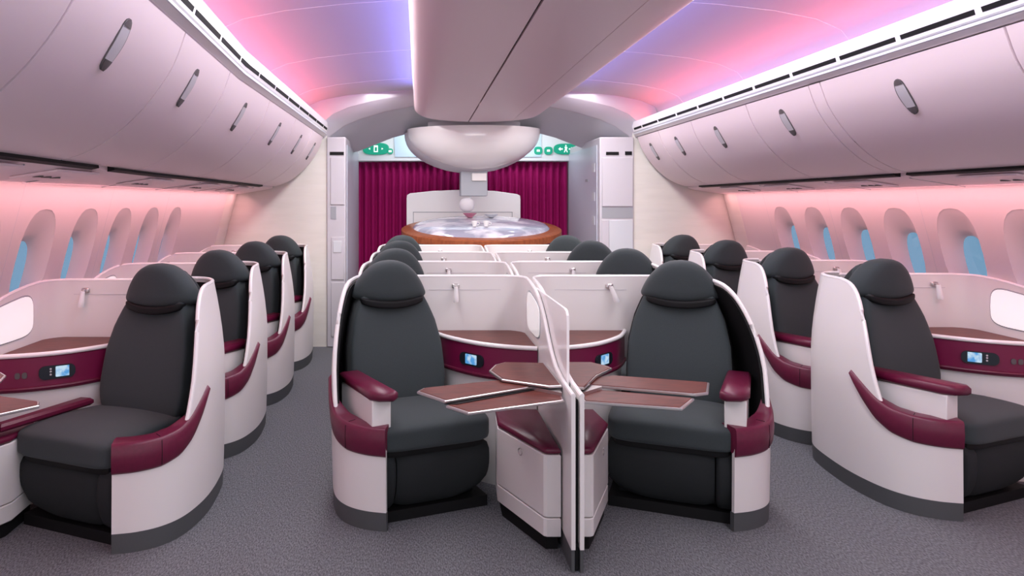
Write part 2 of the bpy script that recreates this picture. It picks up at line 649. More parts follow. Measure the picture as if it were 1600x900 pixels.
ORD = ['first', 'second', 'third', 'fourth', 'fifth', 'sixth', 'seventh', 'eighth', 'ninth']
lb = [(-0.5, 1.1, 0.3), (1.1, 2.02, 1.6), (2.02, 3.0, 2.42), (3.0, 3.9, 3.33), (3.9, 5.0, 4.45), (5.0, 6.05, 5.55), (6.05, 7.0, 6.54), (7.0, 7.78, 7.4)]
rb = [(-0.5, 1.5, 0.6), (1.5, 2.9, 2.2), (2.9, 4.24, 3.60), (4.36, 5.2, 4.76), (5.2, 6.25, 5.82), (6.25, 7.1, 6.72), (7.1, 7.78, 7.45)]
for i, (a, b, h) in enumerate(lb):
    bin_(-1, a, b, h, 'curved pale pink overhead bin on the left, %s from the camera' % ORD[i])
for i, (a, b, h) in enumerate(rb):
    bin_(1, a, b, h, 'curved pale pink overhead bin on the right, %s from the camera' % ORD[i])
# cover strip between the third and fourth bins on the right
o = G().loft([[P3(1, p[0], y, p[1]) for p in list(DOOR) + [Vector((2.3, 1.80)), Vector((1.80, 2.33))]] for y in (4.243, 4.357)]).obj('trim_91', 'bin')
struct(o)

# ------------------------------------------------------------------ centre bins
c = CX - 0.01
r = empty('centre_bin', (c, 3.6, 2.5), 'long pink centre bin row hanging under the middle of the ceiling', 'overhead bin')
low = smoothpath([(-0.715, 2.655), (-0.712, 2.63), (-0.67, 2.585), (-0.58, 2.545), (-0.44, 2.520), (-0.25, 2.506), (0, 2.50), (0.25, 2.506), (0.44, 2.520),
                  (0.58, 2.545), (0.67, 2.585), (0.712, 2.63), (0.715, 2.655)], 6)


def cb(x0, x1, name, m, th=0.02, dz=0.0):
    pts = [p for p in low if x0 < p[0] < x1]

    def at(x):
        for a, b in zip(low, low[1:]):
            if a[0] <= x <= b[0] and b[0] > a[0]:
                t = (x - a[0]) / (b[0] - a[0])
                return a + (b - a) * t
        return low[0] if x < 0 else low[-1]
    pts = [at(x0)] + pts + [at(x1)]
    ring = [(p[0], p[1] + dz) for p in pts] + [(p[0] * 0.985, p[1] + dz + th) for p in reversed(pts)]
    return G().loft([[(x, y, z - 2.5) for x, z in ring] for y in (-4.1, 4.22)]).obj(name, m, r, ang=30)


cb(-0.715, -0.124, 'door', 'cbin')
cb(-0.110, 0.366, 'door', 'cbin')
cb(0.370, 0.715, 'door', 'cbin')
ring = [(-0.70, 0.15), (-0.66, 0.11), (-0.5, 0.052), (-0.2, 0.030), (0.2, 0.030), (0.5, 0.052), (0.66, 0.11), (0.70, 0.15), (0.66, 0.19), (0.45, 0.215),
        (-0.45, 0.215), (-0.66, 0.19)]
G().loft([[(x, y, z) for x, z in ring] for y in (-4.1, 4.22)]).obj('bin_body', 'black', r)
for sx in (-1, 1):
    G().loft([[(sx * h, y, z) for h, z in ((0.64, 0.185), (0.717, 0.150), (0.722, 0.168), (0.65, 0.205))] for y in (-4.1, 4.22)]).obj('edge_trim', 'rim', r)
G().box(-0.45, 0.45, -4.1, 4.2, 0.21, 0.33).obj('mounting', 'grey', r)

# ------------------------------------------------------------------ arch at the end of the vault
prof_a = [(1.75, 2.36), (1.72, 2.50), (1.62, 2.58), (1.45, 2.655), (1.1, 2.745), (0.7, 2.81), (0.35, 2.83), (0, 2.835)]
prof_v = [(1.80, 2.36), (1.97, 2.50), (1.90, 2.68), (1.75, 2.74), (1.4, 2.80), (1.0, 2.85), (0.5, 2.87), (0, 2.88)]
prof_b = [(1.72, 2.30), (1.66, 2.36), (1.52, 2.455), (1.35, 2.53), (1.05, 2.62), (0.7, 2.69), (0.35, 2.72), (0, 2.73)]
prof_c = [(1.72, 2.20), (1.52, 2.21), (1.42, 2.235), (1.28, 2.29), (1.0, 2.40), (0.7, 2.48), (0.35, 2.51), (0, 2.52)]


def sym(pr):
    return [(-h, z) for h, z in pr] + [(h, z) for h, z in reversed(pr[:-1])]


g = G()
A, B, C_, V_ = sym(prof_a), sym(prof_b), sym(prof_c), sym(prof_v)
g.loft([[(CX + h, y, z) for h, z in pr] for y, pr in ((7.72, V_), (7.74, A), (7.76, [(h, z - 0.012) for h, z in A]), (7.86, [(h, z + 0.01) for h, z in B]), (7.9, B))], closed=False, cap=False)
o = struct(g.obj('trim_92', 'mono', ang=50))
g = G()
g.loft([[(CX + h, y, z) for h, z in pr] for y, pr in ((7.9, B), (8.65, C_), (8.66, [(h, z + 0.3) for h, z in C_]))], closed=False, cap=False)
o = struct(g.obj('trim_93', 'grey', ang=50))
for x0, x1, t0 in ((1.62, 1.95, 0), (2.02, 2.36, 0)):
    # pale light lens strips on the right-hand arch
    def az(x, f):
        h = abs(x - CX)
        za = interp(h, [(a, b) for a, b in reversed(prof_a)])
        zb2 = interp(h, [(a, b) for a, b in reversed(prof_b)])
        return za + (zb2 - za) * f
    g = G()
    n = 6
    g.loft([[(x0 + (x1 - x0) * i / n, 7.76 + 0.14 * f - 0.012, az(x0 + (x1 - x0) * i / n, f)) for i in range(n + 1)] for f in (0.55, 0.8)], closed=False, cap=False)
    o = g.obj('lens', 'rim', bpy.data.objects['trim_92'])

# ------------------------------------------------------------------ partitions and galley monuments
for s, nm, k in ((-1, 'left', 94), (1, 'right', 95)):
    g = G()
    outer = 2.98
    inner = 1.70
    n = 10
    rings = []
    for i in range(n + 1):
        t = i / n
        h = inner + (outer - inner) * t
        y = 7.83 - 0.05 * math.sin(PI * min(1, t * 1.0)) * 0
        rings.append([(CX + s * h, y, 0), (CX + s * h, y, 2.45), (CX + s * h, y + 0.08, 2.45), (CX + s * h, y + 0.08, 0)])
    struct(g.loft(rings).obj('wall_end_%s' % nm, 'cream'))

# left monument
r = empty('galley_cabinet', (-0.92, 7.8, 0), 'narrow grey galley cabinet beside the left edge of the maroon curtain', 'cabinet')
G().box(-0.105, 0.105, 0.0, 1.62, 0, 2.33).obj('body', 'mono', r, bevel=0.012)
G().box(0.106, 0.114, 0.10, 1.58, 0.02, 2.25).obj('side_panel', 'monob', r)
G().box(-0.07, 0.085, -0.008, 0.0, 2.13, 2.165).obj('air_slot', 'black', r)
G().box(-0.062, 0.09, -0.012, 0, 1.58, 2.10).obj('door', 'mono', r, bevel=0.004)
G().box(-0.062, 0.0, -0.005, 0, 1.42, 1.56).obj('recess', 'greyd', r)
d = G().box(-0.052, 0.088, -0.012, 0, 0.75, 1.22).obj('door', 'mono', r, bevel=0.004)
G().box(-0.03, 0.06, -0.018, -0.012, 1.05, 1.18).obj('latch', 'grey', d, bevel=0.003)
G().box(-0.055, 0.095, -0.012, 0, 0.12, 0.72).obj('door', 'mono', r, bevel=0.004)
# right monument
r = empty('galley_cabinet', (2.19, 7.8, 0), 'wide grey galley cabinet beside the right edge of the maroon curtain', 'cabinet')
G().box(-0.19, 0.19, 0.0, 1.62, 0, 2.33).obj('body', 'mono', r, bevel=0.012)
sp = G().box(-0.200, -0.191, 0.10, 1.58, 0.02, 2.25).obj('side_panel', 'monob', r)
G().box(-0.205, -0.200, 0.5, 0.62, 1.85, 1.88).obj('coat_hook', 'greyd', sp)
for z0 in (1.35, 1.62, 1.95):
    G().box(-0.204, -0.200, 0.18, 0.30, z0, z0 + 0.10).obj('placard', 'grey', sp)
G().box(-0.12, 0.02, -0.008, 0, 2.13, 2.165).obj('air_slot', 'black', r)
G().box(0.09, 0.165, -0.008, 0, 2.13, 2.17).obj('air_slot', 'black', r)
G().box(-0.165, 0.175, -0.014, 0, 1.56, 2.10).obj('door', 'mono', r, bevel=0.005)
G().box(-0.165, 0.175, -0.004, 0, 1.43, 1.55).obj('recess', 'greyd', r)
G().box(-0.165, -0.09, -0.014, 0, 0.5, 1.41).obj('door', 'mono', r, bevel=0.004)
G().box(-0.085, 0.175, -0.010, 0, 0.5, 1.41).obj('door', 'grey', r, bevel=0.004)

# header above the curtains, end wall
struct(G().box(-1.05, 2.40, 9.62, 9.70, 0, 2.75).obj('wall_end', 'greyd'))
o = struct(G().box(-1.02, 2.37, 9.36, 9.44, 2.155, 2.78).obj('trim_96', 'headerw', bevel=0.01))
for x0, x1, n_ in ((-0.32, 0.06, 0), (1.28, 1.62, 1)):
    G().prism([(x0, 0), (x1, 0), (x1, 0.42), (x0 + (-0.02 if not n_ else 0.0), 0.42)], 0, 0.012).map(lambda x, y, z: (x, 9.358 - z, 2.21 + y)).obj('inset_panel', 'header', o)


def curtain(x0, x1, label):
    g = G()
    n = int((x1 - x0) / 0.008)
    rings = []
    for z in (0.02, 0.6, 1.2, 1.8, 2.15):
        row = []
        for i in range(n + 1):
            x = x0 + (x1 - x0) * i / n
            ph = 2 * PI * x / 0.092
            y = 9.50 - 0.03 * math.sin(ph) - 0.012 * math.sin(ph * 0.37 + 1) - 0.004 * math.sin(3 * z + ph * 0.2)
            row.append((x, y - 0.03, z))
        rings.append(row)
    g.loft(rings, closed=False, cap=False)
    o = g.obj('curtain', 'curtain', ang=80)
    so = o.modifiers.new('thick', 'SOLIDIFY')
    so.thickness = 0.004
    tag(o, label, 'curtain', 'maroon galley curtains')
    return o


curtain(-0.815, 0.60, 'pleated maroon curtain on the left, beside the narrow cabinet')
curtain(0.62, 1.995, 'pleated maroon curtain on the right, beside the wide cabinet')


# emergency signs
def sign(x, z, a, b, label, figure):
    r = empty('exit_sign', (x, 9.355, z), label, 'sign', 'green emergency signs')
    n = 28
    e = 0.7
    ring = [(a * math.copysign(abs(math.cos(t)) ** e, math.cos(t)), b * math.copysign(abs(math.sin(t)) ** e, math.sin(t))) for t in
            [2 * PI * k / n for k in range(n)]]
    G().loft([[(p * q, y, c * q) for p, c in ring] for y, q in ((0, 1.06), (-0.012, 1.06), (-0.014, 1.0), (-0.016, 1.0))]).obj('plate', 'sign', r)

    def mark(pts, nm='mark'):
        G().loft([[(p, y, q) for p, q in pts] for y in (-0.016, -0.0185)]).obj(nm, 'signw', r, smooth=False)
    if figure == 'door':
        mark([(-0.028, -0.045), (0.028, -0.045), (0.028, 0.045), (-0.028, 0.045)], 'door_symbol')
        G().loft([[(p, y, q) for p, q in [(-0.014, -0.03), (0.014, -0.03), (0.014, 0.02), (-0.014, 0.02)]] for y in (-0.0186, -0.020)]).obj('figure_symbol', 'sign', r, smooth=False)
        for sx in (-1, 1):
            mark([(sx * 0.10, 0), (sx * 0.075, 0.014), (sx * 0.075, -0.014)], 'arrow_symbol')
    elif figure == 'man':
        mark([(-0.006, 0.035), (0.008, 0.035), (0.012, 0.048), (0.0, 0.056), (-0.010, 0.048)], 'head_symbol')
        mark([(-0.016, 0.03), (0.018, 0.028), (0.020, 0.012), (0.012, -0.005), (0.026, -0.045), (0.014, -0.045), (0.0, -0.012), (-0.014, -0.045),
              (-0.026, -0.045), (-0.010, 0.0)], 'figure_symbol')
        for sx in (-1, 1):
            mark([(sx * 0.10, 0), (sx * 0.07, 0.025), (sx * 0.07, 0.009), (sx * 0.04, 0.009), (sx * 0.04, -0.009), (sx * 0.07, -0.009), (sx * 0.07, -0.025)], 'arrow_symbol')
    elif figure == 'bar':
        mark([(-0.02, -0.014), (0.02, -0.014), (0.02, 0.014), (-0.02, 0.014)], 'bar_symbol')


sign(-0.575, 2.318, 0.165, 0.075, 'large green oval sign with white door symbol above the left curtain', 'door')
sign(-0.385, 2.285, 0.035, 0.035, 'tiny green round sign beside the oval door sign', 'bar')
sign(1.945, 2.315, 0.150, 0.068, 'large green oval sign with white running figure above the right curtain', 'man')
sign(1.715, 2.293, 0.052, 0.050, 'small green round sign beside the oval running figure sign', 'bar')
sign(1.580, 2.293, 0.052, 0.050, 'small green round sign closest to the white bar canopy', 'bar')

# ------------------------------------------------------------------ the bar
BX = 0.655
r = empty('bar_canopy', (BX, 8.5, 2.5), 'large white bowl shaped canopy hanging above the bar', 'canopy')


def bowl(a, b, d, y_off, name, m, z0=0.0):
    g = G()
    rings = []
    n = 48
    for i in range(12):
        t = i / 11 * PI / 2 * 0.985
        s_ = i / 11
        q = max(0.03, 1 - s_ ** 2.3) ** 0.62 if s_ < 1 else 0.04
        z = -d * s_ + z0
        rings.append([(a * q * math.cos(2 * PI * k / n), b * q * math.sin(2 * PI * k / n) + y_off + 0.10 * (z / d), z) for k in range(n)])
    g.loft(rings)
    return g.obj(name, m, r, ang=50)


bowl(0.80, 0.55, 0.50, 0.0, 'bowl', 'rim', -0.02)
bowl(0.80, 0.55, 0.50, 0.0, 'underside', 'mono', -0.055).data.vertices[0].co.z += 0
bpy.data.objects['underside'].location = (-0.035, 0.12, 0)
G().box(-0.16, 0.16, -0.10, 0.15, -0.82, -0.50).obj('stem', 'stem', r, bevel=0.01)
G().box(-0.03, 0.15, -0.125, -0.10, -0.64, -0.545).obj('stem_box', 'shell', r, bevel=0.01)
G().box(-0.55, 0.55, -0.10, 0.10, -0.03, 0.22).obj('mounting', 'grey', r)

# round lamp on a cord under the stem
r = empty('pendant_lamp', (0.57, 8.42, 1.575), 'small pale round lamp hanging under the bar canopy stem', 'lamp')
G().pillow(lambda a, b, c: (a * 0.092, b * 0.05, c * 0.085), e=0.9, N=12).obj('shade', 'mono', r)
G().tube([(0.03, 0, 0.07), (0.06, 0, 0.13)], 0.006).obj('cord', 'grey', r)

# counter
BA, BB = 0.98, 0.50
KX, KY = 0.76, 8.62


def slope(x, y, z):
    return (x, y, z + 0.25 * (y + BB))


r = empty('bar_counter', (KX, KY, 0), 'oval bar counter with orange brown wooden edge and glossy silver top', 'counter')
ell = [(BA * math.cos(2 * PI * k / 48), BB * math.sin(2 * PI * k / 48)) for k in range(48)]
g = G()
g.loft([[slope(x * q, y * q, z) for x, y in ell] for q, z in ((0.93, 1.05), (1.0, 1.075), (1.0, 1.15), (0.97, 1.165))])
g.obj('wooden_top', 'woodb', r)
g = G()
prs = [(0.84 * math.cos(t), 0.02 + 0.075 * math.sin(t)) for t in [PI / 2 * i / 8 for i in range(9)]]
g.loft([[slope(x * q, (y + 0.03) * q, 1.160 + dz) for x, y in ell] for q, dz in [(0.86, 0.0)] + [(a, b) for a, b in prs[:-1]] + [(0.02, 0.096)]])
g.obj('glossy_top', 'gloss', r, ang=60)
g = G()
g.loft([[(x * q, y * q, z) for x, y in ell] for q, z in ((0.70, 0), (0.70, 0.10), (0.78, 0.12), (0.86, 1.06))])
g.obj('body', 'shell', r)

r = empty('bar_backboard', (0.58, 9.24, 0), 'white bar backboard with gently arched top in front of the curtain', 'panel')
top = [(-0.745, 1.66), (-0.74, 1.70), (-0.70, 1.725), (-0.4, 1.757), (0, 1.772), (0.4, 1.757), (0.70, 1.715), (0.74, 1.695), (0.745, 1.65)]
poly = [(-0.745, 0)] + top + [(0.745, 0)]
G().loft([[(x, y, z) for x, z in poly] for y in (-0.03, 0.03)]).obj('board', 'rim', r, bevel=0.006)
for (x0, x1, z0, z1) in ((-0.66, 0.64, 1.475, 1.483), (-0.66, -0.652, 1.30, 1.483), (0.632, 0.64, 1.30, 1.483)):
    G().box(x0, x1, -0.034, -0.029, z0, z1).obj('groove', 'greyd', r)

ztop = lambda x, y: 1.165 + 0.25 * (y - KY + BB)
o = G().lathe([(0.03, 0), (0.035, 0.004), (0.085, 0.05), (0.088, 0.055), (0.02, 0.045)], (0, 0, 0), 20).obj('dish', 'pinkb')
o.location = (0.63, 8.78, 1.418)
tag(o, 'small pink dish on the glossy bar top', 'dish')
o = G().lathe([(0.03, 0), (0.035, 0.004), (0.085, 0.035), (0.088, 0.04), (0.02, 0.03)], (0, 0, 0), 20).obj('dish', 'grey')
o.location = (0.90, 8.78, 1.418)
tag(o, 'small grey dish on the glossy bar top', 'dish')
for i, (x, lab) in enumerate(((0.66, 'small white cup on the bar top, below the pink dish'), (0.80, 'small white cup on the bar top, below the grey dish'))):
    o = empty('cup', (x, 8.40, ztop(x, 8.40) + 0.082), lab, 'cup', 'white cups on the bar')
    G().lathe([(0.022, 0), (0.034, 0.05), (0.036, 0.07), (0.031, 0.068), (0.02, 0.008)], (0, 0, 0), 18).obj('bowl', 'lampw', o)
    G().tube(smoothpath([(0.033, 0, 0.055), (0.056, 0, 0.048), (0.052, 0, 0.024), (0.028, 0, 0.02)], 4), 0.004, 6).obj('handle', 'lampw', o)

# ------------------------------------------------------------------ the suites
W = 1.135
TH = math.radians(22)
CT, ST = math.cos(TH), math.sin(TH)


SDX = [0.0]


def SF(u, v, z):
    return (0.56 + SDX[0] + u * CT - v * ST, 0.13 + u * ST + v * CT, z)


def plan_path(pts, n=6):
    return smoothpath([(a, b, 0) for a, b in pts], n)


AISLE = plan_path([(0.30, 0.0), (0.20, 0.025), (0.11, 0.08), (0.045, 0.17), (0.008, 0.30), (-0.008, 0.46), (0.0, 0.66), (0.025, 0.84), (0.08, 0.96),
                   (0.16, 1.02), (0.24, 1.035)], 6)
SH_TOP = [(0.0, 0.45), (0.17, 0.46), (0.22, 0.55), (0.27, 0.70), (0.32, 0.87), (0.38, 1.01), (0.44, 1.09), (0.52, 1.135), (0.62, 1.15), (2, 1.15)]
SH_TOP = [(p.x, p.y) for p in smoothpath(SH_TOP[:-1], 5)] + [(2, 1.15)]
BAND_LO = [(0.0, 0.365), (0.08, 0.375), (0.16, 0.40), (0.24, 0.45), (0.32, 0.53), (0.38, 0.60), (0.43, 0.672)]
BAND_HI = [(0.0, 0.505), (0.08, 0.510), (0.16, 0.525), (0.24, 0.560), (0.32, 0.615), (0.38, 0.655), (0.43, 0.684)]


def norm2(path, i):
    a, b = path[max(i - 1, 0)], path[min(i + 1, len(path) - 1)]
    t = (b - a).normalized()
    return Vector((t.y, -t.x, 0))     # for AISLE (front to back along -x) this points inwards; sign fixed below


TAP = [0.06]


def taper(z):
    return TAP[0] * max(0.0, (z - 0.70) / 0.45) ** 1.6


def aisle_pt(i, z, off):
    """off > 0 is outwards"""
    p = AISLE[i]
    n = norm2(AISLE, i)
    q = p - n * off
    if (q - Vector((0.5, 0.6, 0))).length < (p - Vector((0.5, 0.6, 0))).length and off > 0:
        q = p + n * off
    if (q - Vector((0.5, 0.6, 0))).length > (p - Vector((0.5, 0.6, 0))).length and off < 0:
        q = p + n * off
    d = (Vector((0.45, 0.62, 0)) - q)
    d.normalize()
    k = taper(z)
    bulge = 0.012 * math.sin(PI * min(1, max(0, z / 1.15)))
    return (q.x + d.x * (k - bulge), q.y + d.y * k * 0.5, z)


def make_seat(side, loc, label, dx, arm=True, tap=0.06, group='charcoal cabin seats'):
    X = lambda g: g.map(lambda x, y, z: (side * x, y, z))
    SDX[0] = dx
    TAP[0] = tap
    r = empty('airline_seat', loc, label, 'seat', group)
    N = len(AISLE)
    # white outer shell
    g = G()
    rings = []
    for i in range(N):
        y = AISLE[i].y
        zt = interp(y, SH_TOP) if i < N * 0.7 else 1.15
        zs = [0.092 + (zt - 0.092) * k / 12 for k in range(13)]
        out = [aisle_pt(i, z, 0.0) for z in zs]
        inn = [aisle_pt(i, z, -0.020) for z in zs]
        inn[-1] = (inn[-1][0], inn[-1][1], zt)
        rings.append(out + inn[::-1])
    g.loft(rings)
    X(g).obj('aisle_shell', 'shell', r, ang=50)
    # bright edge of the shell
    idx = [i for i in range(N) if AISLE[i].y > 0.16]
    pth = [Vector(aisle_pt(i, (interp(AISLE[i].y, SH_TOP) if i < N * 0.7 else 1.15), -0.010)) for i in idx]
    X(G().tube(pth, 0.0115, 8)).obj('shell_rim', 'rim', r)
    # dark lining inside
    g = G()
    rings = []
    for i in idx:
        y = AISLE[i].y
        zt = (interp(y, SH_TOP) if i < N * 0.7 else 1.15) - 0.02
        zs = [0.30 + (zt - 0.30) * k / 8 for k in range(9)]
        rings.append([aisle_pt(i, z, -0.021) for z in zs] + [aisle_pt(i, z, -0.032) for z in zs[::-1]])
    X(g.loft(rings)).obj('lining', 'black', r)
    # grey kick strip
    g = G()
    g.loft([[aisle_pt(i, 0.0, -0.002), aisle_pt(i, 0.091, 0.0), aisle_pt(i, 0.091, -0.03), aisle_pt(i, 0.0, -0.03)] for i in range(N)])
    X(g).obj('kick_strip', 'kick', r)
    # maroon padded band and ledge
    idb = [i for i in range(N) if AISLE[i].y <= 0.43]
    g = G()
    rings = []
    for i in idb:
        y = AISLE[i].y
        lo, hi = interp(y, BAND_LO), interp(y, BAND_HI)
        wdt = interp(y, [(0, 0.10), (0.12, 0.085), (0.22, 0.05), (0.30, 0.018), (0.43, 0.004)])
        h = hi - lo
        rr = min(0.012, h * 0.4)
        ring = [(lo, -0.004), (lo, 0.006), (lo + rr, 0.013), (lo + h * 0.5, 0.017), (hi - rr, 0.013), (hi - 0.001, 0.004), (hi, -0.006), (hi + 0.002, -wdt * 0.6),
                (hi - 0.003, -wdt), (hi - 0.03 * min(1, h / 0.1), -wdt - 0.003), (lo + h * 0.4, -wdt * 0.9 - 0.004)]
        rings.append([aisle_pt(i, z, o) for z, o in ring])
    g.loft(rings)
    bnd = X(g).obj('armrest_band', 'maroon', r, ang=60)
    # stitch seam across the band
    i = min(range(N), key=lambda q: abs(AISLE[q].y - 0.085))
    lo, hi = interp(AISLE[i].y, BAND_LO), interp(AISLE[i].y, BAND_HI)
    X(G().tube([aisle_pt(i, lo + 0.01, 0.0145), aisle_pt(i, (lo + hi) / 2, 0.0168), aisle_pt(i, hi - 0.012, 0.0135), aisle_pt(i, hi + 0.001, -0.01), aisle_pt(i, hi + 0.002, -0.05)], 0.0016, 6)).obj(
        'seam', 'black', bnd)

    # ---- the seat itself
    def SFm(fn):
        return lambda a, b, c: SF(*fn(a, b, c))
    g = G().pillow(SFm(lambda a, b, c: (0.022 + a * (0.308 - 0.012 * b), 0.262 + b * 0.285, 0.437 + c * 0.068 - 0.020 * max(0, -b) ** 3 * (1 if c > 0 else .4)
                                        + 0.010 * (1 - a * a) * (c > 0) - 0.02 * max(0, b))), e=0.26, N=16)
    X(g).obj('seat_cushion', 'fabric', r, ang=80)
    # piping gap below the cushion
    X(G().pillow(SFm(lambda a, b, c: (0.02 + a * 0.29, 0.27 + b * 0.262, 0.355 + c * 0.022)), e=0.2, N=8)).obj('cushion_frame', 'black', r)

    # leg rest: front panel, curved underside
    def legp(u0, u1, name, rnd):
        g = G()
        rings = []
        nu = 12
        for k in range(nu + 1):
            t = k / nu
            u = u0 + (u1 - u0) * t
            e = (t * 2 - 1)
            edge = 1 - abs(e) ** 8
            zb = 0.062 + (0.055 * max(0, t - 0.55) ** 2 / 0.2 if rnd else 0.02 * t * 0) + (1 - edge) * 0.015
            zt = 0.352 - (1 - edge) * 0.012
            fr = 0.010 + (1 - edge) * 0.02
            ring = []
            for q in range(9):
                s_ = q / 8
                z = zt + (zb - zt) * s_
                bul = 0.012 * math.sin(PI * s_)
                ring.append(SF(u, fr - bul + 0.05 * s_ ** 3 + (0.02 if q in (0, 8) else 0), z))
            ring += [SF(u, 0.13, zb + 0.01), SF(u, 0.13, zt)]
            rings.append(ring)
        g.loft(rings)
        return X(g).obj(name, 'fabricd', r, ang=50)
    legp(-0.185, 0.330, 'leg_rest', True)
    legp(-0.285, -0.190, 'side_filler', False)
    g = G().box(-0.27, 0.29, 0.14, 0.62, 0.05, 0.36).box(-0.285, 0.335, 0.055, 0.62, 0.0, 0.055).map(SF)  # wide low black box stands for the shadow under the leg rest
    X(g).obj('seat_base_and_shadow', 'black', r)

    # backrest
    HW = [(0.0, 0.275), (0.2, 0.285), (0.45, 0.275), (0.62, 0.248), (0.74, 0.212), (0.84, 0.175), (0.93, 0.145), (1.0, 0.11)]

    def back(a, b, c, grow=0.0, dv=0.0):
        t = (c + 1) / 2
        z = 0.44 + 0.78 * t
        hw = interp(t, HW) + grow
        v = 0.515 + 0.20 * t - 0.03 * math.sin(PI * t) + b * 0.062 + dv
        v += 0.016 * (a * a) * (-1 if b < 0 else 0)          # side bolsters
        return SF(a * hw, v, z)
    X(G().pillow(lambda a, b, c: back(a, b, c), e=0.30, N=18)).obj('backrest', 'fabric', r, ang=80)
    X(G().pillow(lambda a, b, c: back(a * 1.0, b * 0.55, c * 0.84 - 0.1, 0.010, 0.070), e=0.22, N=14)).obj('back_frame', 'black', r, ang=80)

    # headrest: a dome with pointed lower corners and a curved lip
    half = [(0, 0.180), (0.055, 0.173), (0.105, 0.150), (0.152, 0.108), (0.190, 0.055), (0.215, 0.005), (0.222, -0.022), (0.205, -0.040), (0.150, -0.052),
            (0.075, -0.060), (0, -0.063)]
    out = half + [(-u, z) for u, z in reversed(half[1:-1])]
    out = [(p.x, p.y) for p in smoothpath([(a, b) for a, b in out + [out[0]]], 3)[:-1]]

    def SFH(u, v, z):
        # the headrest is turned back a little towards the front of the cabin
        a = math.radians(-6)
        u, v = u * math.cos(a) - v * math.sin(a), u * math.sin(a) + v * math.cos(a)
        return SF(u, v + 0.645, z)

    def dome(sc, name, m, v0, zc, du=0.0, dep=1.0):
        g = G()
        rings = []
        for q, v in ((0.03, -0.080), (0.40, -0.079), (0.70, -0.076), (0.86, -0.067), (0.95, -0.050), (1.0, -0.022), (1.0, 0.02), (0.95, 0.05), (0.8, 0.065), (0.3, 0.07)):
            rings.append([SFH(u * q * sc + du, v0 + v * dep + 0.75 * (u * q) ** 2, zc + (z - 0.05) * q * sc + 0.05) for u, z in out])
        g.loft(rings)
        return X(g).obj(name, m, r, ang=70)
    dome(1.0, 'headrest', 'fabric', -0.022, 1.085, -0.008)
    dome(0.90, 'headrest_mount', 'fabricd', 0.050, 1.068, 0.0)
    # black strip standing in for the shadow under the headrest lip
    X(G().pillow(lambda a, b, c: SF(a * 0.190 - 0.010, 0.572 + b * 0.045 + 0.5 * (a * 0.19) ** 2, 1.041 + c * 0.022 - 0.028 * (1 - a * a)), e=0.4, N=10)).obj('headrest_lip_shadow', 'black', r)

    # inner armrest with maroon cap
    if arm:
        A_, B_ = Vector((0.070, 0.42)), Vector((0.262, 0.035))
        d = (B_ - A_).normalized()
        nn = Vector((-d.y, d.x))           # towards the seat
        def qd(a, b, w0, w1):
            p, q = A_ + d * a, B_ + d * b
            return [p - nn * w0, q - nn * w0, q + nn * w1, p + nn * w1]
        g = G().prism([(p.x, p.y) for p in qd(0.0, 0.0, 0.035, 0.065)], 0.40, 0.630, 0.006)
        ar = X(g).obj('armrest', 'shell', r, bevel=0.004)
        p = [A_ - nn * 0.045 - d * 0.02, B_ - nn * 0.050 - d * 0.02, B_ - nn * 0.02 + d * 0.035, B_ + nn * 0.055 + d * 0.065, B_ + nn * 0.085 + d * 0.04, A_ + nn * 0.075 - d * 0.02]
        X(G().prism([(q.x, q.y) for q in p], 0.630, 0.680, 0.013)).obj('armrest_pad', 'maroon', ar, ang=60)
    return r


CONS = plan_path([(0.535, 1.02), (0.56, 0.95), (0.635, 0.80), (0.79, 0.62), (0.95, 0.52), (W - 0.022, 0.47)], 6)


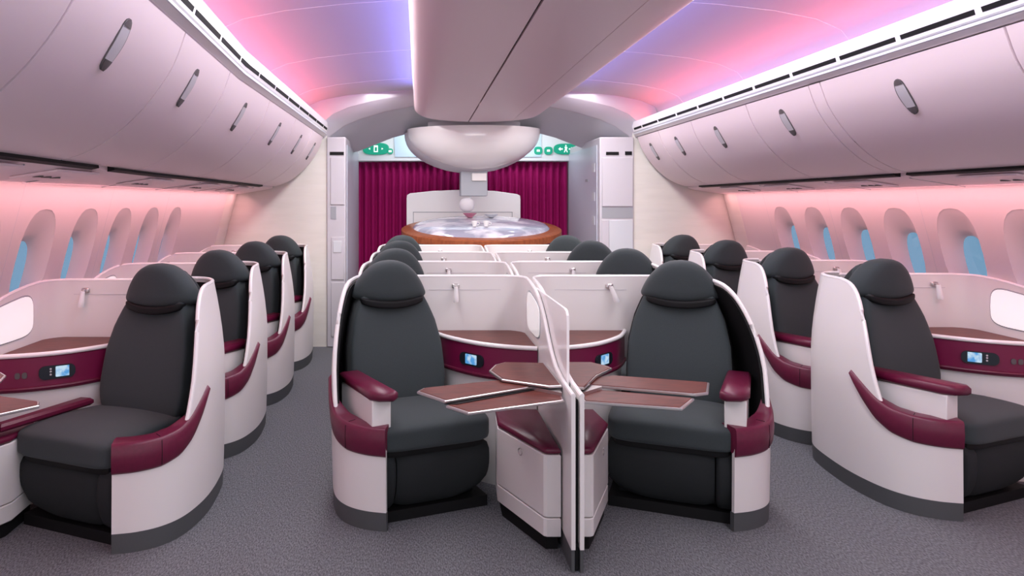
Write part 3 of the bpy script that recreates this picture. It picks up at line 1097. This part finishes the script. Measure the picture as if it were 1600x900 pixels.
def make_console(side, loc, label, sx, buttons, ledge, group='side consoles beside the seats'):
    X = lambda g: g.map(lambda x, y, z: (side * x, y, z))
    r = empty('side_console', loc, label, 'console', group)

    def poly(ins):
        out = []
        for i, p in enumerate(CONS):
            n = norm2(CONS, i)
            # towards the console's inside is +x/+y
            if n.dot(Vector((1, 1, 0))) < 0:
                n = -n
            q = p + n * ins
            out.append((min(q.x, W - 0.022), min(q.y, 1.025)))
        return out + [(W - 0.022, 1.025)]
    X(G().prism(poly(0.020), 0.0, 0.598)).obj('lower_panel', 'shell', r, ang=30)
    X(G().prism(poly(0.0), 0.60, 0.782, 0.004)).obj('fascia', 'wine', r, ang=30)
    X(G().prism(poly(0.006), 0.783, 0.796)).obj('worktop', 'wood', r, ang=30)
    X(G().tube([(p.x, p.y, 0.795) for p in CONS], 0.0125, 10)).obj('edge_rim', 'rim', r)
    # padded upper and lower fold of the fascia
    X(G().tube([(p.x, p.y, 0.618) for p in CONS], 0.011, 8)).obj('fascia_roll', 'maroon', r)

    def on(xx):
        i = min(range(1, len(CONS) - 1), key=lambda q: abs(CONS[q].x - xx))
        t = (CONS[i + 1] - CONS[i - 1]).normalized()
        n = Vector((t.y, -t.x, 0))
        if n.dot(Vector((1, 1, 0))) > 0:
            n = -n
        return CONS[i], t, n

    def plate(xx, z, w_, h_, d0, d1, rad, par, name, m):
        p, t, n = on(xx)
        k = 6
        ring = []
        for cx_, cz_, a0 in ((w_ - rad, h_ - rad, 0), (-w_ + rad, h_ - rad, 1), (-w_ + rad, -h_ + rad, 2), (w_ - rad, -h_ + rad, 3)):
            for q in range(k + 1):
                a = PI / 2 * (a0 + q / k)
                ring.append((cx_ + rad * math.cos(a), cz_ + rad * math.sin(a)))
        g = G().loft([[p + t * u + n * d + Vector((0, 0, z + zz)) for u, zz in ring] for d in (d0, d1)])
        return X(g).obj(name, m, par, ang=30)
    cu = plate(sx, 0.695, 0.088, 0.036, -0.03, 0.006, 0.03, r, 'control_unit', 'screenb')
    plate(sx - 0.008, 0.697, 0.042, 0.028, 0.006, 0.0085, 0.005, cu, 'screen', 'screen')
    for zz in (0.684, 0.700, 0.714):
        plate(sx + 0.052, zz, 0.005, 0.005, 0.006, 0.0085, 0.0045, cu, 'button', 'mono')
    if buttons:
        for dx in (0.14, 0.175):
            plate(min(sx + dx, 1.07), 0.690, 0.012, 0.016, -0.02, 0.005, 0.010, r, 'socket', 'handle')
    if ledge:
        g = G().prism([(0.665, 0.62), (0.885, 0.14), (0.945, 0.16), (0.745, 0.64)], 0.505, 0.545, 0.012)
        X(g).obj('console_armrest', 'maroon', r)
    return r


def make_partition(side, loc, label, yf, lampx, group='white privacy shells behind the seats', lamp_tilt=0.0):
    X = lambda g: g.map(lambda x, y, z: (side * x, y, z))
    r = empty('privacy_shell', loc, label, 'privacy screen', group)
    pts = [(0.28, 1.045), (0.55, 1.048), (0.8, 1.048), (0.95, 1.046)]
    R = 0.15
    for k in range(0, 9):
        a = PI / 2 * (1 - k / 8)
        pts.append((W - R + R * math.cos(a) - 0.0, 1.048 - R + R * math.sin(a)))
    ys = [0.8, 0.7, 0.6, 0.5, 0.42, 0.36, 0.30, 0.24, 0.18, 0.12, 0.06, 0.0, -0.06, -0.12, -0.18, -0.24, -0.30, -0.36]
    for y in ys:
        if y > yf:
            pts.append((W, y))
    pts.append((W, yf))
    P = [Vector((a, b, 0)) for a, b in pts]
    TOP = [(-0.40, 0.765), (-0.30, 0.768), (-0.15, 0.775), (0.0, 0.80), (0.10, 0.838), (0.20, 0.90), (0.30, 0.975), (0.40, 1.035), (0.5, 1.075), (0.62, 1.105), (0.78, 1.125), (0.95, 1.135)]
    g = G()
    rings = []
    tops = []
    for i, p in enumerate(P):
        a, b = P[max(i - 1, 0)], P[min(i + 1, len(P) - 1)]
        t = (b - a).normalized()
        n = Vector((t.y, -t.x, 0))     # path runs +x then -y: right-hand side is the inside
        zt = 1.135 if p.x < W - 0.12 else interp(p.y, TOP)
        zb = 0.60 if p.x < W - 0.01 else (0.60 if p.y > 0.46 else 0.10)
        q = p + n * 0.018
        m_ = 8
        out = [(p.x, p.y, zb + (zt - zb) * k / m_) for k in range(m_ + 1)]
        inn = [(q.x, q.y, zb + (zt - zb) * k / m_) for k in range(m_ + 1)]
        rings.append(out + inn[::-1])
        tops.append(((p.x + q.x) / 2, (p.y + q.y) / 2, zt))
    X(g.loft(rings)).obj('curved_panel', 'shell', r, ang=45)
    X(G().tube(tops, 0.0105, 8)).obj('top_rim', 'rim', r)
    if yf < 0.4:
        X(G().box(W - 0.016, W - 0.002, yf + 0.005, 0.45, 0, 0.10)).obj('kick_strip', 'kick', r)
    # glossy white panel on the inner face of the wing
    cyc, czc, hy_, hz_ = 0.62, 0.955, 0.215, 0.105
    ring = []
    for k in range(32):
        t = 2 * PI * k / 32
        c_, s_ = math.cos(t), math.sin(t)
        yy = cyc + hy_ * math.copysign(abs(c_) ** 0.5, c_)
        zz = czc + hz_ * math.copysign(abs(s_) ** 0.5, s_) * (1 + 0.25 * (yy - cyc) / hy_ * (s_ > 0))
        ring.append((yy, zz))
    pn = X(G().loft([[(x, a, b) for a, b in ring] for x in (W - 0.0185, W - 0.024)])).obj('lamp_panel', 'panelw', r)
    X(G().loft([[(x, cyc + (a - cyc) * 1.04, czc + (b - czc) * 1.07) for a, b in ring] for x in (W - 0.018, W - 0.0200)])).obj('panel_frame', 'greyd', pn)
    # reading lamp
    lx = lampx
    br = X(G().pillow(lambda a, b, c: (lx + a * 0.024, 1.022 + b * 0.012, 1.075 + c * 0.016), e=0.5, N=6)).obj('reading_lamp', 'metal', r)
    X(G().tube([(lx + 0.002, 1.012, 1.078), (lx + 0.004, 0.985, 1.072)], 0.006, 8)).obj('lamp_arm', 'metal', br)
    tl = lamp_tilt
    X(G().tube([(lx, 0.985, 1.074), (lx + tl * 0.25, 0.984, 1.05), (lx + tl * 0.6, 0.983, 1.02), (lx + tl, 0.982, 0.985), (lx + tl, 0.982, 0.980)],
               lambda t: 0.012 + 0.008 * t if t < 0.99 else 0.016, 12)).obj('lamp_head', 'lampw', br)
    # joint line across the panel
    X(G().box(0.52, W - 0.16, 1.0275, 1.0300, 1.050, 1.0525)).obj('panel_seam', 'mono', r)
    return r


def make_ottoman(side, loc, label):
    X = lambda g: g.map(lambda x, y, z: (side * x, y, z))
    r = empty('ottoman', loc, label, 'footrest', 'white footrest boxes with maroon tops')
    poly = [(0.862, 0.19), (1.03, -0.19), (1.045, -0.20), (1.108, -0.20), (1.108, 0.42), (0.875, 0.42)]
    ins = [(0.885, 0.18), (1.045, -0.165), (1.10, -0.165), (1.10, 0.40), (0.89, 0.40)]
    X(G().prism(ins, 0.0, 0.07)).obj('plinth', 'black', r)
    X(G().prism(poly, 0.07, 0.155, 0.004)).obj('lower_panel', 'shell', r, ang=30)
    b = X(G().prism(poly, 0.160, 0.445, 0.004)).obj('body', 'shell', r, ang=30)
    X(G().prism([(x, y) for x, y in poly], 0.446, 0.478, 0.012)).obj('cushion', 'maroon', r, ang=50)
    # small ring pull
    ring = [Vector((0.955, -0.035, 0.405)) + Vector((0.40, -0.92, 0)) * 0.016 * math.cos(t) + Vector((0, 0, 0.016)) * math.sin(t) + Vector((-0.010, -0.004, 0))
            for t in [2 * PI * k / 16 for k in range(17)]]
    X(G().tube(ring, 0.0025, 6)).obj('ring_pull', 'metal', b)
    return r


def slab(g_poly, z0, z1, name, m, par, side):
    g = G().prism([(side * x, y) for x, y in g_poly], z0, z1, 0.003)
    return g.obj(name, m, par, ang=25)


def make_table(side, loc, label, rear, front, fixed):
    r = empty('tray_table', loc, label, 'table', 'rosewood tray tables')

    def leaf(poly, z, nm):
        c_ = Vector((sum(p[0] for p in poly) / len(poly), sum(p[1] for p in poly) / len(poly)))
        e = slab(poly, z - 0.015, z - 0.002, nm + '_edge', 'metal', None, side)
        e.name = nm
        e.parent = r
        ins = []
        for p in poly:
            d_ = c_ - Vector(p)
            ins.append(tuple(Vector(p) + d_.normalized() * 0.010))
        slab(ins, z - 0.006, z + 0.0005, 'veneer', 'wood', e, side)
    leaf(rear, 0.750, 'rear_leaf')
    leaf(front, 0.732, 'front_leaf')
    a_, b_ = Vector(front[0]), Vector(front[-1])
    n_ = Vector((-(b_ - a_).y, (b_ - a_).x)).normalized()
    n_ = n_ if n_.y < 0 else -n_
    slab([tuple(a_ - n_ * 0.012), tuple(b_ - n_ * 0.012), tuple(b_ + n_ * 0.006), tuple(a_ + (b_ - a_).normalized() * 0.04 + n_ * 0.022)], 0.7325, 0.7345, 'slot', 'black', r, side)
    leaf(fixed, 0.768, 'fixed_leaf')
    g = G().prism([(side * x, y) for x, y in ((0.98, -0.15), (1.10, -0.26), (1.112, -0.10), (1.112, 0.1), (1.02, 0.05))], 0.715, 0.747)
    g.obj('hinge_arm', 'metal', r)
    return r


O_CL, O_CR, O_L, O_R = (-0.46, 3.42), (1.83, 3.42), (-1.10, 3.20), (2.43, 3.53)
PITCH = 1.07
ROWN = ['in the front row', 'in the second row', 'in the third row', 'in the last row']
cols = [
    ('L', -1, O_L, 'left window'), ('CL', 1, O_CL, 'centre left'), ('CR', -1, O_CR, 'centre right'), ('R', 1, O_R, 'right window'),
]
SD = {'L': 0.02, 'CL': -0.030, 'CR': -0.020, 'R': 0.045}
for key, side, (ox, oy), nm in cols:
    win = key in 'LR'
    cname = {'L': 'the left window column', 'CL': 'the left centre column', 'CR': 'the right centre column', 'R': 'the right window column'}[key]
    seat2 = None
    for i in range(4):
        loc = (ox, oy + (1.125 if key == 'L' else PITCH) * i, 0)
        lab = 'charcoal seat with maroon armrest and white aisle shell in %s, %s' % (cname, ROWN[i].replace('in the ', ''))
        if i == 0:
            s0 = make_seat(side, loc, lab, SD[key], arm=(key != 'L'), tap=0.125 if key == 'CR' else 0.055)
            seat2 = s0
        elif i == 1 and key == 'L':
            seat2 = make_seat(side, loc, lab, SD[key], arm=True, tap=0.055)
        else:
            dup(seat2, loc, lab)
        lab = 'maroon fronted console with dark worktop in %s, %s' % (cname, ROWN[i].replace('in the ', ''))
        if i == 0:
            c0 = make_console(side, loc, lab, 0.83 if win else 0.76, win, key == 'L')
        else:
            dup(c0, loc, lab)
        lab = 'curved white privacy shell with reading lamp in %s, %s' % (cname, ROWN[i].replace('in the ', ''))
        if i == 0:
            p0 = make_partition(side, loc, lab, 0.02 if win else -0.38, 0.90 if win else (0.69 if key == 'CL' else 0.63),
                                lamp_tilt=0.0 if key == 'CL' else (-0.035 if key == 'CR' else 0.01))
            p1 = p0
        elif i == 1 and not win:
            p1 = make_partition(side, loc, lab, 0.02, 0.69 if key == 'CL' else 0.63)
        else:
            dup(p1, loc, lab)

make_ottoman(1, (O_CL[0], O_CL[1], 0), 'white footrest box with maroon top on the left of the divider')
make_ottoman(-1, (O_CR[0], O_CR[1], 0), 'white footrest box with maroon top on the right of the divider')
make_ottoman(-1, (O_L[0], O_L[1], 0), 'white footrest box cut off by the left edge of the photo')

tl_rear = [(0.45, -0.235), (0.478, -0.18), (0.93, -0.005), (1.02, -0.13), (0.57, -0.39)]
tl_front = [(0.575, -0.395), (0.662, -0.50), (1.10, -0.31), (1.112, -0.12), (1.025, -0.135)]
fixed = [(0.808, 0.09), (0.85, 0.21), (0.91, 0.27), (1.112, 0.25), (1.112, -0.20), (1.05, -0.21), (0.85, -0.09)]
make_table(1, (O_CL[0], O_CL[1], 0), 'rosewood tray table with silver edge unfolded over the left centre seat', tl_rear, tl_front, fixed)
cr = lambda pts: [(O_CR[0] - x, y - O_CR[1]) for x, y in pts]
make_table(-1, (O_CR[0], O_CR[1], 0), 'rosewood tray table with silver edge unfolded over the right centre seat',
           cr([(1.377, 3.34), (0.955, 3.478), (0.84, 3.43), (0.790, 3.30), (1.232, 3.14), (1.30, 3.165)]),
           cr([(0.792, 3.29), (1.225, 3.135), (1.115, 2.984), (0.722, 3.09), (0.717, 3.28)]),
           cr([(0.975, 3.56), (0.955, 3.62), (0.90, 3.69), (0.717, 3.69), (0.717, 3.19), (0.745, 3.18), (0.86, 3.40)]))
make_table(-1, (O_L[0] - 0.05, O_L[1], 0), 'rosewood tray table with silver edge at the left edge of the photo', tl_rear, tl_front, fixed)

# sliding divider between the two centre seats
r = empty('privacy_divider', (0.685, 3.24, 0), 'tall white divider panel standing between the two front centre seats', 'divider')
poly = [(0.02, 0.12), (1.15, 0.12), (1.15, 1.105), (0.05, 1.105), (0.02, 1.095), (0.008, 1.07)]
poly = [(0.0, 0.12), (1.15, 0.12), (1.15, 1.105), (0.06, 1.105), (0.025, 1.098), (0.006, 1.08), (0.0, 1.05)]
G().loft([[(x, y, z) for y, z in poly] for x in (-0.006, 0.006)]).obj('panel', 'rim', r, ang=30)
G().box(-0.007, 0.007, -0.18, 1.15, 0.0, 0.12).obj('rail', 'black', r)
G().box(-0.007, 0.007, -0.17, -0.003, 0.12, 0.74).obj('hinge_strip', 'black', r)
